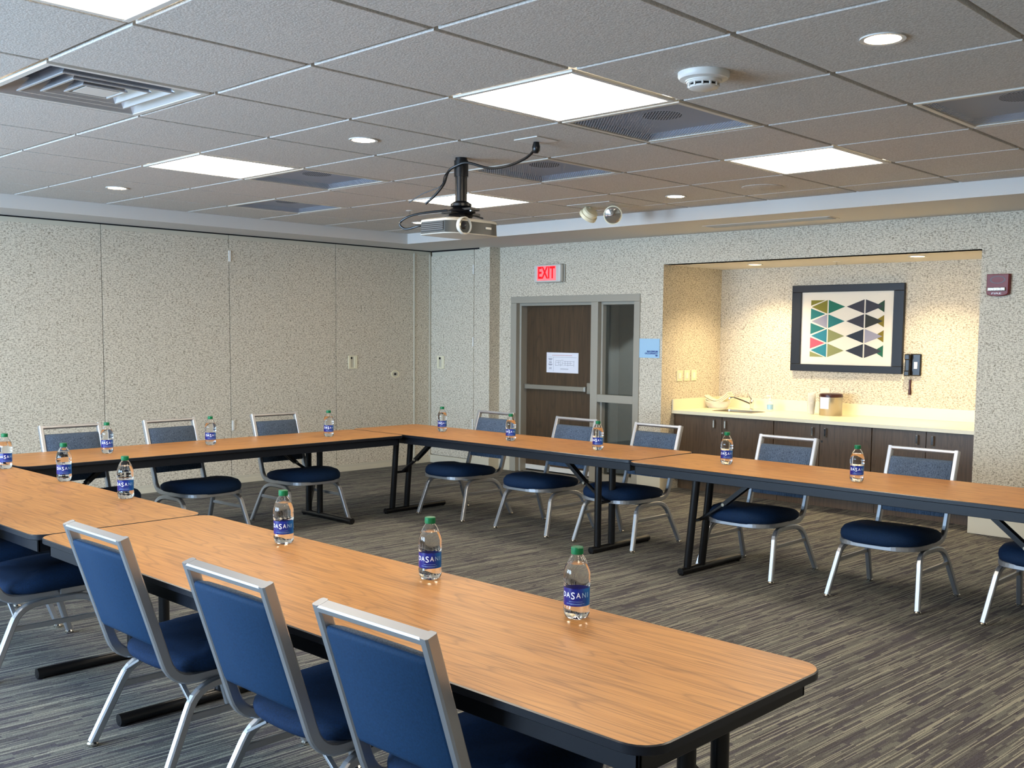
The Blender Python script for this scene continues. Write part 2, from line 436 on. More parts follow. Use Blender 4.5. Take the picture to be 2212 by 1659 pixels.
# bay with the folded-away partition panel and pilaster (faces -Y)
wb = MB().box(-6.7, -5.36, YJ+.03, YJ+.5, 0, SZ, 'wall').build('wall_bay'); tag(wb, kind='structure')
MB().box(XL, -5.652, YJ, YJ+.03, .115, 2.77, 'wall').build('wall_panel', wb)
MB().box(-5.644, -5.36, YJ, YJ+.03, 0, SZ, 'wall').build('wall_panel', wb)
MB().box(XL+.03, -5.652, YJ-.003, YJ+.03, 2.77, 2.822, 'trim').build('panel_header', wb)
MB().box(XL+.02, -5.55, YJ-.004, YJ+.0301, 2.822, SZ, 'slot').build('track_gap', wb)
MB().box(XL, -5.652, YJ-.014, YJ+.03, 0, .105, 'seal', .004).build('panel_base', wb)
pull('pull_handle', -6.283, YJ, 1.36, .137, .167, 'y', wb)
for z0, z1 in ((2.51, 2.628), (1.583, 1.703), (.489, .64)):
    MB().box(-5.668, -5.646, YJ-.01, YJ, z0, z1, 'white', .003).build('hinge_cover', wb)

# back wall with door, sidelight and alcove openings
DX0, DX1, DZ = -5.148, -3.102, 2.215      # whole frame
w = MB()
w.box(-5.36, DX0+.03, YB, YB+.15, 0, SZ, 'wall'); w.box(DX0+.03, DX1-.03, YB, YB+.15, DZ-.02, SZ, 'wall')
w.box(DX1-.03, AX0, YB, YB+.15, 0, SZ, 'wall'); w.box(AX0, AX1, YB, YB+.15, AZ, SZ, 'wall'); w.box(AX1, 1.12, YB, YB+.15, 0, SZ, 'wall')
w.box(.97, 1.12, YB+.15, YB+.4, 0, SZ, 'wall'); w.box(1.12, XR+.1, YB+.25, YB+.4, 0, SZ, 'wall')
wbk = w.build('wall_back'); tag(wbk, kind='structure')
w = MB()
w.box(AX0-.1, AX0, YB+.15, AY+.1, 0, AZ+.1, 'wall'); w.box(AX1, AX1+.1, YB+.15, AY+.1, 0, AZ+.1, 'wall')
w.box(AX0, AX1, AY, AY+.1, 0, AZ+.1, 'wall')
wa = w.build('wall_alcove'); tag(wa, kind='structure')
MB().box(AX0, AX1, YB+.001, AY, AZ, AZ+.06, 'paint').build('alcove_ceiling', wa)
wr = MB().box(XR, XR+.15, YR, 7.9, 0, 3.2, 'wall').build('wall_right'); tag(wr, kind='structure')
w = MB(); xs = [-6.6, -6.0, -3.2, -2.4, .6, XR]
for k in range(0, 5, 2): w.box(xs[k], xs[k+1], YR-.15, YR, 0, 3.2, 'paint')
for k in range(1, 4, 2): w.box(xs[k], xs[k+1], YR-.15, YR, 0, .75, 'paint'); w.box(xs[k], xs[k+1], YR-.15, YR, 2.45, 3.2, 'paint')
wre = w.build('wall_rear'); tag(wre, kind='structure')
for n_, k in enumerate((1, 3)):
    a, b_ = xs[k], xs[k+1]; f = MB()
    f.box(a, b_, YR-.1, YR-.05, .75, .81, 'offwhite'); f.box(a, b_, YR-.1, YR-.05, 2.39, 2.45, 'offwhite')
    for q in (a, (a+b_)/2-.03, b_-.06): f.box(q, q+.06, YR-.1, YR-.05, .81, 2.39, 'offwhite')
    tag(f.build('window_%d' % (n_+2)), kind='structure')

# baseboards
bb = MB().box(-5.36, DX0, YB-.016, YB, 0, .15, 'seal', .003).build('baseboard_back'); tag(bb, kind='structure')
MB().box(-5.66, -5.344, YJ-.016, YJ, 0, .15, 'seal', .003).box(-5.36, -5.344, YJ, YB, 0, .15, 'seal').build('baseboard_run', bb)
MB().box(DX1, AX0+.016, YB-.016, YB, 0, .15, 'seal', .003).box(AX0, AX0+.016, YB, YB+.2, 0, .15, 'seal').build('baseboard_run', bb)
MB().box(AX1-.016, 1.136, YB-.016, YB, 0, .15, 'seal', .003).box(1.12, 1.136, YB, YB+.25, 0, .15, 'seal').box(AX1-.016, AX1, YB, YB+.2, 0, .15, 'seal').build('baseboard_run', bb)

# hallway seen through the sidelight
w = MB(); w.box(-6.4, -3.0, 9.4, 9.5, 0, 2.7, 'hall'); w.box(-3.0, -2.9, 7.62, 9.5, 0, 2.7, 'hall'); w.box(-6.5, -6.4, 7.8, 9.5, 0, 2.7, 'hall'); w.box(-6.5, -2.9, 7.6, 9.5, 2.6, 2.7, 'paint')
w.box(-5.05, -4.95, 8.6, 9.4, 0, 2.6, 'hall')
tag(w.build('wall_hallway'), kind='structure')

# door + sidelight
d1 = thing('door_1', (-4.4, 7.5, 0), kind='structure')
def wpart(mb, name, par, **k):
    mb.v = [(v[0]-par.location[0], v[1]-par.location[1], v[2]-par.location[2]) for v in mb.v]; return mb.build(name, par, **k)
f = MB(); F0, F1, F2 = YB-.014, YB+.05, YB+.17
f.box(DX0, DX1, F0, F1, 2.132, DZ, 'frame', .004)
for (a, b_) in ((DX0, -5.049), (-3.821, -3.715), (-3.185, DX1)): f.box(a, b_, F0, F1, 0, 2.131, 'frame', .004)
for (z0, z1) in ((.955, 1.045), (0, .10)): f.box(-3.714, -3.186, F0+.001, F1, z0, z1, 'frame', .003)
for (a, b_) in ((DX0+.02, -5.02), (-3.85, -3.69), (-3.21, DX1-.02)): f.box(a, b_, F1+.0005, F2, 0, 2.099, 'frame', .003)
f.box(DX0+.02, DX1-.02, F1+.0005, F2, 2.10, 2.19, 'frame')
for (z0, z1) in ((.965, 1.035), (0, .09)): f.box(-3.689, -3.211, F1+.0005, F2, z0, z1, 'frame')
wpart(f, 'door_frame', d1)
leaf = wpart(MB().box(-5.018, -3.852, YB+.155, YB+.20, .085, 2.098, 'walnut', .002), 'door_leaf', d1)
wpart(MB().box(-5.018, -3.852, YB+.145, YB+.19, .03, .088, 'white', .002), 'door_sweep', d1)
wpart(MB().box(-5.03, -3.84, YB+.1, YB+.2, 0, .012, 'satin'), 'threshold', d1)
pb = wpart(MB().box(-4.99, -4.0, YB+.09, YB+.135, 1.058, 1.114, 'satin', .004).box(-5.0, -4.96, YB+.1, YB+.155, 1.055, 1.117, 'satin', .003).box(-4.03, -3.99, YB+.1, YB+.155, 1.055, 1.117, 'satin', .003), 'push_bar', d1)
wpart(MB().box(-3.96, -3.855, YB+.085, YB+.155, 1.03, 1.17, 'satin', .012), 'latch_case', d1)
# panes
w1 = thing('window_1', (-3.45, 7.6, 0), kind='structure')
wpart(MB().box(-3.692, -3.208, YB+.108, YB+.114, 1.034, 2.102, 'pane'), 'glass_pane', w1)
wpart(MB().box(-3.692, -3.208, YB+.108, YB+.114, .09, .966, 'pane'), 'glass_pane', w1)

# ------------------------------------------------------------------ ceiling fixtures
def at(mb, o, name, **k):  return wpart(mb, name, o, **k)
where = {(0, -1): 'at the top left, cut by the frame', (0, 2): 'largest in full view, beside a perforated grille',
         (0, 5): 'on the right, beside the flat round speaker', (-4, 2): 'on the left, left of the perforated grille next to it', (-4, 5): 'behind the projector pole'}
def troffer(i, j, lab):
    x0, y0 = i*T, j*T
    t_ = thing('ceiling_light', (x0+T/2, y0+T/2, CZ), label='square lit ceiling panel ' + lab, cat='ceiling light', group='square light panels in the ceiling grid')
    f = MB(); a = .016
    for (u0, u1, v0, v1) in ((a, T-a, a, a+.03), (a, T-a, T-a-.03, T-a), (a, a+.03, a+.03, T-a-.03), (T-a-.03, T-a, a+.03, T-a-.03)):
        f.box(x0+u0, x0+u1, y0+v0, y0+v1, CZ-.004, CZ+.011, 'offwhite', .003)
    at(f, t_, 'light_frame')
    at(MB().box(x0+a+.03, x0+T-a-.03, y0+a+.03, y0+T-a-.03, CZ+.001, CZ+.008, 'panel'), t_, 'light_diffuser')
for (i, j) in LIGHTS: troffer(i, j, where.get((i, j), 'outside the frame of the photo'))
gl = {(0, 3): 'touching the largest lit panel', (-2, 4): 'just right of the projector pole', (-4, 3): 'beside the lit panel on the left',
      (-6, 4): 'farthest left, close to the soffit', (2, 4): 'at the right edge of the photo'}
for (i, j) in GRILLES:
    x0, y0 = i*T, j*T
    t_ = thing('return_air_grille', (x0+T/2, y0+T/2, CZ), label='square perforated grey air grille in the ceiling, ' + gl[(i, j)], cat='air grille', group='perforated return grilles in the ceiling')
    f = MB(); a = .016; bw = .032
    for (u0, u1, v0, v1) in ((a, T-a, a, a+bw), (a, T-a, T-a-bw, T-a), (a, a+bw, a+bw, T-a-bw), (T-a-bw, T-a, a+bw, T-a-bw)):
        f.box(x0+u0, x0+u1, y0+v0, y0+v1, CZ-.003, CZ+.011, 'grid', .003)
    at(f, t_, 'grille_frame')
    at(MB().poly([(x0+a+bw, y0+a+bw, CZ+.002), (x0+a+bw, y0+T-a-bw, CZ+.002), (x0+T-a-bw, y0+T-a-bw, CZ+.002), (x0+T-a-bw, y0+a+bw, CZ+.002)], 'perf'), t_, 'perforated_plate')
    p = MB(); e0, e1 = a+.01, T-a-.01
    p.box(x0+e0, x0+e1, y0+e0, y0+e1, CZ+.05, CZ+.055, 'plenum')
    for (u0, u1, v0, v1) in ((e0, e1, e0-.004, e0), (e0, e1, e1, e1+.004), (e0-.004, e0, e0, e1), (e1, e1+.004, e0, e1)):
        p.box(x0+u0, x0+u1, y0+v0, y0+v1, CZ+.013, CZ+.055, 'plenum')
    p.lathe([(.115, CZ+.047), (.115, CZ+.0505)], 'dark', 28, (x0+T/2, y0+T/2, 0))
    at(p, t_, 'plenum_box')
# four-way supply diffuser
x0, y0 = -2*T, 0.0; cx, cy = x0+T/2, y0+T/2
t_ = thing('supply_air_diffuser', (cx, cy, CZ), label='square ceiling air diffuser with nested sloping white louvres, top left of the photo', cat='air diffuser')
def sq(h, z): return [(cx-h, cy-h, z), (cx+h, cy-h, z), (cx+h, cy+h, z), (cx-h, cy+h, z)]
H = T/2-.016
at(MB().rings([sq(H, CZ+.012), sq(H, CZ-.004), sq(H-.03, CZ-.004), sq(H-.03, CZ+.012)], 'offwhite', cap=False).rings([sq(H-.03, CZ+.0), sq(H-.10, CZ+.085), sq(H-.10, CZ+.16)], 'polish', cap=False), t_, 'diffuser_frame')
for k in range(3):
    h = .285-k*.085
    at(MB().rings([sq(h-.055, CZ+.075), sq(h, CZ+.004), sq(h, CZ-.002), sq(h-.012, CZ-.002), sq(h-.065, CZ+.07)], 'polish', cap=False), t_, 'louvre')
at(MB().rings([sq(.07, CZ+.02), sq(.085, CZ-.001), sq(.02, CZ-.001)], 'offwhite'), t_, 'centre_plate')
at(MB().rings([sq(H-.10, CZ+.16), sq(.16, CZ+.161)], 'plenum', cap=False).lathe([(.17, CZ+.155), (.17, CZ+.2), (.001, CZ+.2)], 'dark', 24, (cx, cy, 0), caps=False), t_, 'duct_neck')
# downlights
def down(x, y, z, lens, lab, grp='round warm downlights', r=.092):
    t_ = thing('recessed_downlight', (x, y, z), label=lab, cat='downlight', group=grp)
    MB().lathe([(r, 0), (r, -.006), (r*.8, -.005), (r*.76, .0)], 'offwhite', 32, caps=False).build('trim_ring', t_, smooth=True)
    MB().lathe([(r*.77, -.0035), (r*.77, -.001)], lens, 32).build('lamp_lens', t_)
for x, y, lab in ((2.134, 2.171, 'round warm downlight at the top right, the largest in the photo'), (-1.29, 2.15, 'round warm downlight left of the projector, above the middle of the room'),
                  (-4.70, 2.13, 'round warm downlight at the far left near the soffit'), (-1.33, 5.605, 'small round warm downlight right of the twin emergency heads'), (-4.777, 5.609, 'small round warm downlight half hidden by the projector body')):
    down(x, y, CZ, 'warm', lab)
down(-1.985, 8.03, AZ, 'warm2', 'round downlight in the alcove ceiling, above the sink', 'alcove downlights', .085)
down(-.13, 7.92, AZ, 'warm2', 'round downlight in the alcove ceiling, right of the sprinkler', 'alcove downlights', .085)
# smoke detector
t_ = thing('smoke_detector', (1.27, 2.16, CZ), label='white round smoke detector on a stepped base, right of the big lit panel', cat='smoke detector')
MB().lathe([(.12, 0), (.12, -.018), (.112, -.03), (.085, -.036), (.085, -.042)], 'offwhite', 36).build('detector_base', t_, smooth=True)
MB().lathe([(.082, -.040), (.078, -.048), (.070, -.052)], 'offwhite', 36, caps=False).lathe([(.072, -.062), (.068, -.070), (.05, -.076), (.001, -.077)], 'offwhite', 36, caps=False).build('detector_cover', t_, smooth=True)
MB().lathe([(.066, -.050), (.066, -.064)], 'slot', 36).build('sensing_slot', t_)
b = MB()
for k in range(12):
    a = 2*PI*k/12; b.box(.064, .075, -.004, .004, -.066, -.048, 'offwhite'); n8 = 8
    b.v[-n8:] = [(v[0]*math.cos(a)-v[1]*math.sin(a), v[0]*math.sin(a)+v[1]*math.cos(a), v[2]) for v in b.v[-n8:]]
b.build('slot_rib', t_)
# flat speaker
t_ = thing('ceiling_speaker', (-.456, 5.588, CZ), label='flat round beige speaker grille in the ceiling near the right light panel', cat='speaker')
MB().lathe([(.168, 0), (.168, -.004), (.158, -.006)], 'tile', 40).build('speaker_grille', t_, smooth=True)
# sprinklers
def sprinkler(x, y, z, lab):
    t_ = thing('fire_sprinkler', (x, y, z), label=lab, cat='sprinkler')
    MB().lathe([(.04, 0), (.04, -.003), (.03, -.006), (.012, -.006)], 'offwhite', 20).build('escutcheon', t_, smooth=True)
    MB().lathe([(.009, -.006), (.009, -.03), (.02, -.034), (.02, -.037)], 'chrome', 14).build('sprinkler_head', t_, smooth=True)
sprinkler(-3.995, 4.806, CZ, 'tiny sprinkler head in the main ceiling, left of the projector')
sprinkler(-1.07, 8.12, AZ, 'tiny sprinkler head in the alcove ceiling between its two downlights')
# linear slot in soffit
t_ = thing('linear_air_diffuser', (-1.18, 6.92, SZ), label='long narrow beige air vent in the soffit above the alcove', cat='air vent')
MB().box(-.69, .69, -.10, .10, -.004, 0, 'paint', .001).build('vent_frame', t_)
b = MB()
for k in range(7): b.box(-.66, .66, -.08+k*.025, -.07+k*.025, -.009, -.004, 'frame')
b.build('slat', t_)
# emergency light
t_ = thing('emergency_light', (-2.24, 5.70, CZ), label='ceiling emergency light with two swivel lamp heads, left of the small downlight', cat='emergency light')
MB().box(-.26, .26, -.22, .22, -.006, 0, 'tile', .002).build('mounting_plate', t_)
def head(x, y, z, d, nm):
    q = Vector(d).to_track_quat('Z', 'Y').to_matrix().to_4x4(); mtx = Matrix.Translation((x, y, z)) @ q
    h = MB().lathe([(.001, -.045), (.06, -.042), (.074, -.03), (.076, .0), (.086, .003), (.088, .034), (.078, .036)], 'ivory', 28, caps=False).xf(mtx).build('lamp_head', t_, smooth=True)
    MB().lathe([(.077, .034), (.072, .040), (.03, .050), (.001, .052)], 'chrome', 28, caps=False).xf(mtx).build('lamp_reflector', h, smooth=True)
    MB().tube([(x, y, z+.02), (x, y, -.014)], .012, 'ivory').build('swivel_arm', t_)
head(-.12, -.05, -.075, (-.75, .1, -.72), 'a'); head(.13, .0, -.095, (.55, -.82, -.25), 'b')
# outlet plate on the ceiling + power cord
t_ = thing('ceiling_outlet', (-.46, 2.87, CZ), label='small white outlet plate on the ceiling with a black plug', cat='outlet')
MB().box(-.10, .10, -.10, .10, -.006, 0, 'offwhite', .002).build('outlet_plate', t_)
# projector mount and projector
t_ = thing('projector_mount', (-1.315, 3.02, CZ), label='black ceiling pole mount carrying the projector', cat='projector mount')
MB().lathe([(.042, 0), (.042, -.34)], 'black', 20).lathe([(.05, -.02), (.05, -.13)], 'black', 20).build('mount_pole', t_, smooth=True)
MB().lathe([(.045, -.30), (.075, -.318), (.075, -.335), (.055, -.345), (.09, -.36), (.105, -.375), (.08, -.39), (.09, -.40), (.07, -.42)], 'black', 24).build('swivel_joint', t_, smooth=True)
MB().box(-.14, .14, -.05, .05, -.372, -.352, 'black', .004).box(-.05, .05, -.14, .14, -.395, -.378, 'black', .004).lathe([(.018, -.376), (.018, -.348)], 'chrome', 14, (.105, 0, 0)).lathe([(.018, -.376), (.018, -.348)], 'chrome', 14, (-.105, 0, 0)).build('mounting_plate', t_)
b = MB()
for a in (35, 125, 205, 325):
    ca, sa = math.cos(math.radians(a)), math.sin(math.radians(a)); b.sweep([(0, 0, -.39), (ca*.09, sa*.1, -.40), (ca*.15, sa*.17, -.418)], .03, .01, (-sa, ca, 0), 'black')
b.build('spider_arm', t_)
PJ = (-1.27, 2.965, 2.475)
t_ = thing('projector', PJ, label='white and grey projector hanging lens first under the black ceiling mount', cat='projector')
x0, x1, y0, y1 = -.165, .165, -.235, .225
def pr(z, ins, bul=.0):
    pts = []
    for (x, y) in ((x0+.02, y0), (x1-.06, y0), (x1-.015, y0+.04), (x1+bul, y0+.12), (x1+bul, y1-.10), (x1, y1-.02), (x1-.02, y1), (x0+.02, y1), (x0, y1-.02), (x0, y0+.02)):
        pts.append((x*(1-ins/.2), y*(1-ins/.24), z))
    return pts
MB().rings([pr(-.060, .03), pr(-.056, .004, .012), pr(-.050, 0, .014)], 'projw').build('lower_shell', t_, smooth=True, ang=40)
MB().rings([pr(-.050, .003, .012), pr(.03, .006, .008)], 'projg').build('body_shell', t_, smooth=True, ang=40)
MB().rings([pr(.03, .002, .01), pr(.045, .008, .0), pr(.056, .04, 0)], 'projw').build('top_shell', t_, smooth=True, ang=40)
MB().box(-.135, .09, y0-.001, y0+.01, -.034, .024, 'vent').build('vent_grille', t_)
ln = MB().lathe([(.060, .0), (.060, .026), (.054, .029), (.048, .010)], 'projw', 32, (x1-.010, -.115, -.003), axis='x', caps=False).build('lens_ring', t_, smooth=True)
MB().lathe([(.049, .008), (.040, .004), (.029, .010)], 'steel', 32, (x1-.010, -.115, -.003), axis='x', caps=False).lathe([(.029, .008), (.024, .018), (.012, .023), (.001, .024)], 'glass', 24, (x1-.010, -.115, -.003), axis='x', caps=False).build('lens', ln, smooth=True)
MB().box(x1+.004, x1+.013, .085, .135, -.012, .002, 'white').build('badge', t_)
# cords
def cord(nm, pts, r, lab, parent=None):
    P = [Vector(p) for p in pts]; out = []
    for i in range(len(P)-1):
        p0, p1, p2, p3 = P[max(i-1, 0)], P[i], P[i+1], P[min(i+2, len(P)-1)]
        for k in range(6):
            u = k/6; out.append(.5*((2*p1)+(-p0+p2)*u+(2*p0-5*p1+4*p2-p3)*u*u+(-p0+3*p1-3*p2+p3)*u**3))
    out.append(P[-1]); mb = MB().tube(out, r, 'black', 8)
    if parent: return wpart(mb, nm, parent, smooth=True)
    o = mb.build(nm, smooth=True); tag(o, lab, 'cord'); return o
pc = cord('power_cord', [(-.49, 2.90, 2.945), (-.52, 2.90, 2.90), (-.62, 2.92, 2.868), (-.80, 2.95, 2.848), (-1.0, 2.98, 2.86), (-1.2, 2.975, 2.915), (-1.30, 2.965, 2.905), (-1.37, 2.95, 2.87), (-1.40, 2.93, 2.78), (-1.47, 2.90, 2.70), (-1.53, 2.88, 2.655)], .009, 'black power cord sagging from the ceiling outlet to the projector pole')
MB().lathe([(.018, 0), (.026, -.03), (.024, -.055), (.012, -.07)], 'black', 14, (-.488, 2.90, CZ-.006)).build('plug', pc, smooth=True)
cord('signal_cable', [(-1.36, 2.93, 2.60), (-1.50, 2.84, 2.585), (-1.60, 2.78, 2.56), (-1.66, 2.75, 2.515), (-1.62, 2.77, 2.475), (-1.52, 2.80, 2.49), (-1.43, 2.80, 2.50)], .008, 'black signal cable looping into the left side of the projector')
cord('thin_control_wire', [(-1.36, 2.95, 2.88), (-1.39, 2.93, 2.84), (-1.42, 2.92, 2.77), (-1.55, 2.86, 2.72), (-1.64, 2.82, 2.665)], .003, 'thin black wire dangling from the top of the projector pole')

# ------------------------------------------------------------------ wall items
t_ = thing('exit_sign', (-4.47, YB, 2.485), label='lit red EXIT sign on the wall above the brown door', cat='exit sign')
MB().box(-.235, .235, -.02, 0, -.11, .11, 'frame', .008).box(-.217, .217, -.085, -.018, -.108, .108, 'offwhite', .02).build('sign_housing', t_)
MB().box(-.16, .15, -.0865, -.080, -.088, .088, 'exitface', .001).build('sign_face', t_)
stand(text_mb('EXIT', .20, 'exitred', .275, ext=.0012, bold=.004), -.007, -.088, 0).build('lettering', t_)
t_ = thing('occupancy_sign', (-2.965, YB, 1.60), label='pale blue maximum occupancy sign between the sidelight and the alcove', cat='sign')
MB().box(-.143, .143, -.008, 0, -.108, .108, 'skyblue', .002).box(-.13, .13, -.0085, -.004, -.095, .095, 'skyblue').build('sign_plate', t_)
for k, (s_, wd) in enumerate((('MAXIMUM', .15), ('OCCUPANCY', .18), ('48', .035))):
    stand(text_mb(s_, .024, 'navyink', wd, ext=.0004, bold=.0012), .122-wd/2, -.0092, -.036-.023*k).build('lettering', t_)
t_ = thing('wall_mounted_alarm', (.808, YB, 2.21), label='dark red fire alarm horn and strobe on the wall right of the alcove', cat='fire alarm')
pf = [(-.095, .095), (.095, .095), (.093, -.072)]+[(.093*math.cos(math.radians(a)), -.072-.026*math.sin(math.radians(a))) for a in range(15, 180, 15)]+[(-.093, -.072)]
MB().rings([[(x, 0, z) for x, z in pf], [(x, -.045, z) for x, z in pf], [(x*.94, -.052, z*.95) for x, z in pf]], 'fire').build('alarm_housing', t_)
pts = []
for (rx, rz) in ((.065, .033), (.055, .027)): pts.append([(rx*math.cos(2*PI*k/28), -.053, .045+rz*math.sin(2*PI*k/28)) for k in range(28)])
MB().rings(pts, 'maroon', cap=False).rings([pts[1], [(p[0]*.1, -.0525, .045) for p in pts[1]]], 'fire', cap=False).build('horn_grille', t_)
b = MB().box(-.078, .07, -.068, -.05, -.052, -.022, 'satin', .004)
for k in range(5): b.box(-.07+k*.028, -.052+k*.028, -.0705, -.066, -.048, -.034+.008*(k % 2), 'chrome', .001)
b.build('strobe_lens', t_)
stand(text_mb('FIRE', .021, 'ink', .082, ext=.0004), -.006, -.0532, -.074).build('lettering', t_)
t_ = thing('posted_notice', (-4.411, YB+.155, 1.397), label='white printed evacuation notice taped to the brown door', cat='notice')
MB().box(-.262, .262, -.003, 0, -.125, .125, 'paper').build('paper_sheet', t_)
b = MB(); yy = -.0034
def ln2(x0, x1, z0, z1, mt): b.box(x0, x1, yy, yy+.0008, z0, z1, mt)
ln2(-.17, .16, .088, .093, 'pinkink'); ln2(-.235, .235, .066, .068, 'greyink'); ln2(-.148, -.146, -.11, .066, 'greyink')
for z, q in ((.04, 1), (.03, 0), (.006, 0), (-.004, 0), (-.026, 1), (-.036, 0), (-.066, 0), (-.082, 0)): ln2(-.23+.01*(1-q), -.165-.01*(1-q), z, z+.005*(1+q*.6), 'greyink')
for (a0, a1, z) in ((-.11, -.02, .022), (-.02, .02, .03), (.02, .2, .018), (-.115, -.06, -.035), (-.1, -.04, .0), (.0, .16, -.006), (.02, .18, -.030), (-.06, .0, -.03), (-.03, .1, -.075), (-.03, .1, -.083)): ln2(a0, a1, z, z+.003, 'greyink')
for x in (-.113, -.06, -.03, .0, .045, .09, .13, .19): ln2(x, x+.003, -.034+.01*math.sin(x*60), .02, 'greyink')
b.build('printing', t_)

# light switches on alcove left wall, outlets
for y, lab, tg in ((7.792, 'ivory switch plate on the alcove side wall, nearest the room', 0), (7.933, 'ivory switch plate on the alcove side wall, middle of three', 1), (8.075, 'ivory switch plate on the alcove side wall, nearest the alcove back', 0)):
    t_ = thing('light_switch', (AX0, y, 1.288), label=lab, cat='light switch', group='switch plates in the alcove')
    MB().box(0, .008, -.054, .054, -.062, .062, 'ivory', .003).build('cover_plate', t_)
    MB().box(.007, .012, -.022, .022, -.034, .034, 'white', .002).build('rocker', t_)
t_ = thing('wall_outlet', (-1.41, AY, 1.125), label='ivory outlet plate on the alcove back wall behind the steel canister', cat='outlet')
MB().box(-.058, .058, -.008, 0, -.055, .055, 'ivory', .003).build('cover_plate', t_)

# framed artwork (numbers for the alcove back plane)
k_ = (AY-1.0e-3+1.985)/(8.56+1.985)
def AXX(x): return 4.083+(x-4.083)*k_
def AZZ(z): return 1.743+(z-1.743)*k_
px0, px1, pz0, pz1 = AXX(-1.795), AXX(-.507), AZZ(1.366), AZZ(2.313)
t_ = thing('framed_picture', ((px0+px1)/2, AY-.001, (pz0+pz1)/2), label='navy framed geometric print of coloured triangles on the alcove back wall', cat='picture')
hx, hz = (px1-px0)/2, (pz1-pz0)/2; mx_, mz_ = .113, .078
f = MB()
for (a, b_, c_, d_) in ((-hx, hx, hz-mz_, hz), (-hx, hx, -hz, -hz+mz_), (-hx, -hx+mx_, -hz+mz_, hz-mz_), (hx-mx_, hx, -hz+mz_, hz-mz_)): f.box(a, b_, -.045, 0, c_, d_, 'navy', .004)
f.build('picture_frame', t_)
MB().box(-hx+mx_, hx-mx_, -.02, 0, -hz+mz_, hz-mz_, 'mat').build('picture_mat', t_)
cols = dict(olive=(122, 116, 34), teal=(30, 112, 112), green=(20, 104, 84), lav=(150, 148, 164), coral=(226, 82, 104), sage=(132, 136, 90), slate=(52, 52, 64), navy2=(34, 42, 58), teal2=(34, 122, 142), dgreen=(34, 66, 48), ochre=(126, 108, 20), dark2=(44, 46, 42), mid=(24, 92, 72))
for n_, c_ in cols.items(): M['art_'+n_] = mat('print ink '+n_, c_, .7)
art = MB(); ax0, ax1, az0, az1 = AXX(-1.5715)-t_.location.x, AXX(-.7245)-t_.location.x, AZZ(1.527)-t_.location.z, AZZ(2.150)-t_.location.z
def U(u, v, d=0): return (ax0+(u-365)/910*(ax1-ax0), -.0215-d, az1-(v-325)/715*(az1-az0))
def tri(mt, *p, d=0): art.poly([U(*q, d) for q in p], 'art_'+mt)
rows = [412, 592, 775, 957]; h2 = 86
for r_, cl in zip(rows, ('olive', 'lav', 'teal2', 'teal2')): tri(cl, (376, r_), (578, r_-h2), (578, r_+h2))
for r_, cl in zip((502, 684, 866), ('teal', 'teal', 'coral')): tri(cl, (366, r_-72), (555, r_), (366, r_+72))
tri('olive', (366, 328), (550, 328), (366, 396)); tri('sage', (366, 1040), (366, 972), (550, 1040))
for r_, cl in zip(rows, ('green', 'teal', 'sage', 'sage')): tri(cl, (592, r_-h2), (592, r_+h2), (800, r_))
for r_, cl in zip(rows, ('slate', 'slate', 'navy2', 'navy2')): tri(cl, (818, r_), (1034, r_-h2), (1034, r_+h2))
for r_, cl in zip(rows, ('dgreen', 'ochre', 'ochre', 'mid')): tri(cl, (1160, r_), (1275, r_-74), (1275, r_+74))
for r_, cl in zip(rows, ('slate', 'dark2', 'lav', 'slate')): tri(cl, (1050, r_-h2), (1050, r_+h2), (1262, r_), d=.0006)
art.build('printed_triangles', t_)

# wall phone
t_ = thing('wall_phone', (-.42, AY, 1.465), label='black wall telephone beside the lower right corner of the picture', cat='telephone')
MB().box(-.075, .085, -.035, 0, -.115, .115, 'phone', .01).build('phone_base', t_)
MB().box(-.07, -.01, -.075, -.03, -.118, .112, 'phone', .014).box(-.07, -.01, -.09, -.06, .05, .112, 'phone', .01).box(-.07, -.01, -.09, -.06, -.118, -.06, 'phone', .01).build('phone_handset', t_)
MB().box(.015, .05, -.038, -.034, -.04, .03, 'paper', .001).build('paper_tag', t_, )
t_ = thing('hanging_wand', (-.445, AY-.02, 1.34), label='short dark brown wand hanging on a string below the wall telephone', cat='wand')
MB().tube([(0, 0, 0), (0, 0, -.04)], .003, 'steel', 6).build('string', t_)
MB().lathe([(.012, -.03), (.013, -.05), (.011, -.10), (.017, -.16), (.016, -.185), (.008, -.19)], 'maroon', 14).build('wand_grip', t_, smooth=True)

# ------------------------------------------------------------------ alcove counter
CT = .902; CY = 7.655
t_ = thing('countertop', (0, 0, CT), label='long cream countertop with low backsplash filling the alcove', cat='countertop')
b = MB(); sx0, sx1, sy0, sy1 = -2.44, -1.93, 7.93, 8.25
for (a, b_, c_, d_) in ((AX0+.002, sx0, CY, AY-.001), (sx1, AX1-.002, CY, AY-.001), (sx0, sx1, CY, sy0), (sx0, sx1, sy1, AY-.001)): b.box(a, b_, c_, d_, -.036, 0, 'quartz')
b.build('counter_slab', t_)
MB().box(AX0+.002, AX1-.002, AY-.022, AY-.001, 0, .122, 'quartz', .002).box(AX0+.002, AX0+.022, CY, AY-.022, 0, .122, 'quartz', .002).build('backsplash', t_)
t_ = thing('sink', ((sx0+sx1)/2, (sy0+sy1)/2, CT), label='small stainless steel sink let into the cream countertop', cat='sink')
a, b2 = (sx1-sx0)/2+.012, (sy1-sy0)/2+.012
MB().rings([rrect(-a, a, -b2, b2, .06, .003), rrect(-a, a, -b2, b2, .06, .004, inset=.02), rrect(-a, a, -b2, b2, .06, -.13, inset=.03), rrect(-a, a, -b2, b2, .06, -.14, inset=.07)], 'steel', cap=False).rings([rrect(-a, a, -b2, b2, .06, -.14, inset=.07), rrect(-a, a, -b2, b2, .06, -.141, inset=.15)], 'steel').build('sink_basin', t_, smooth=True)
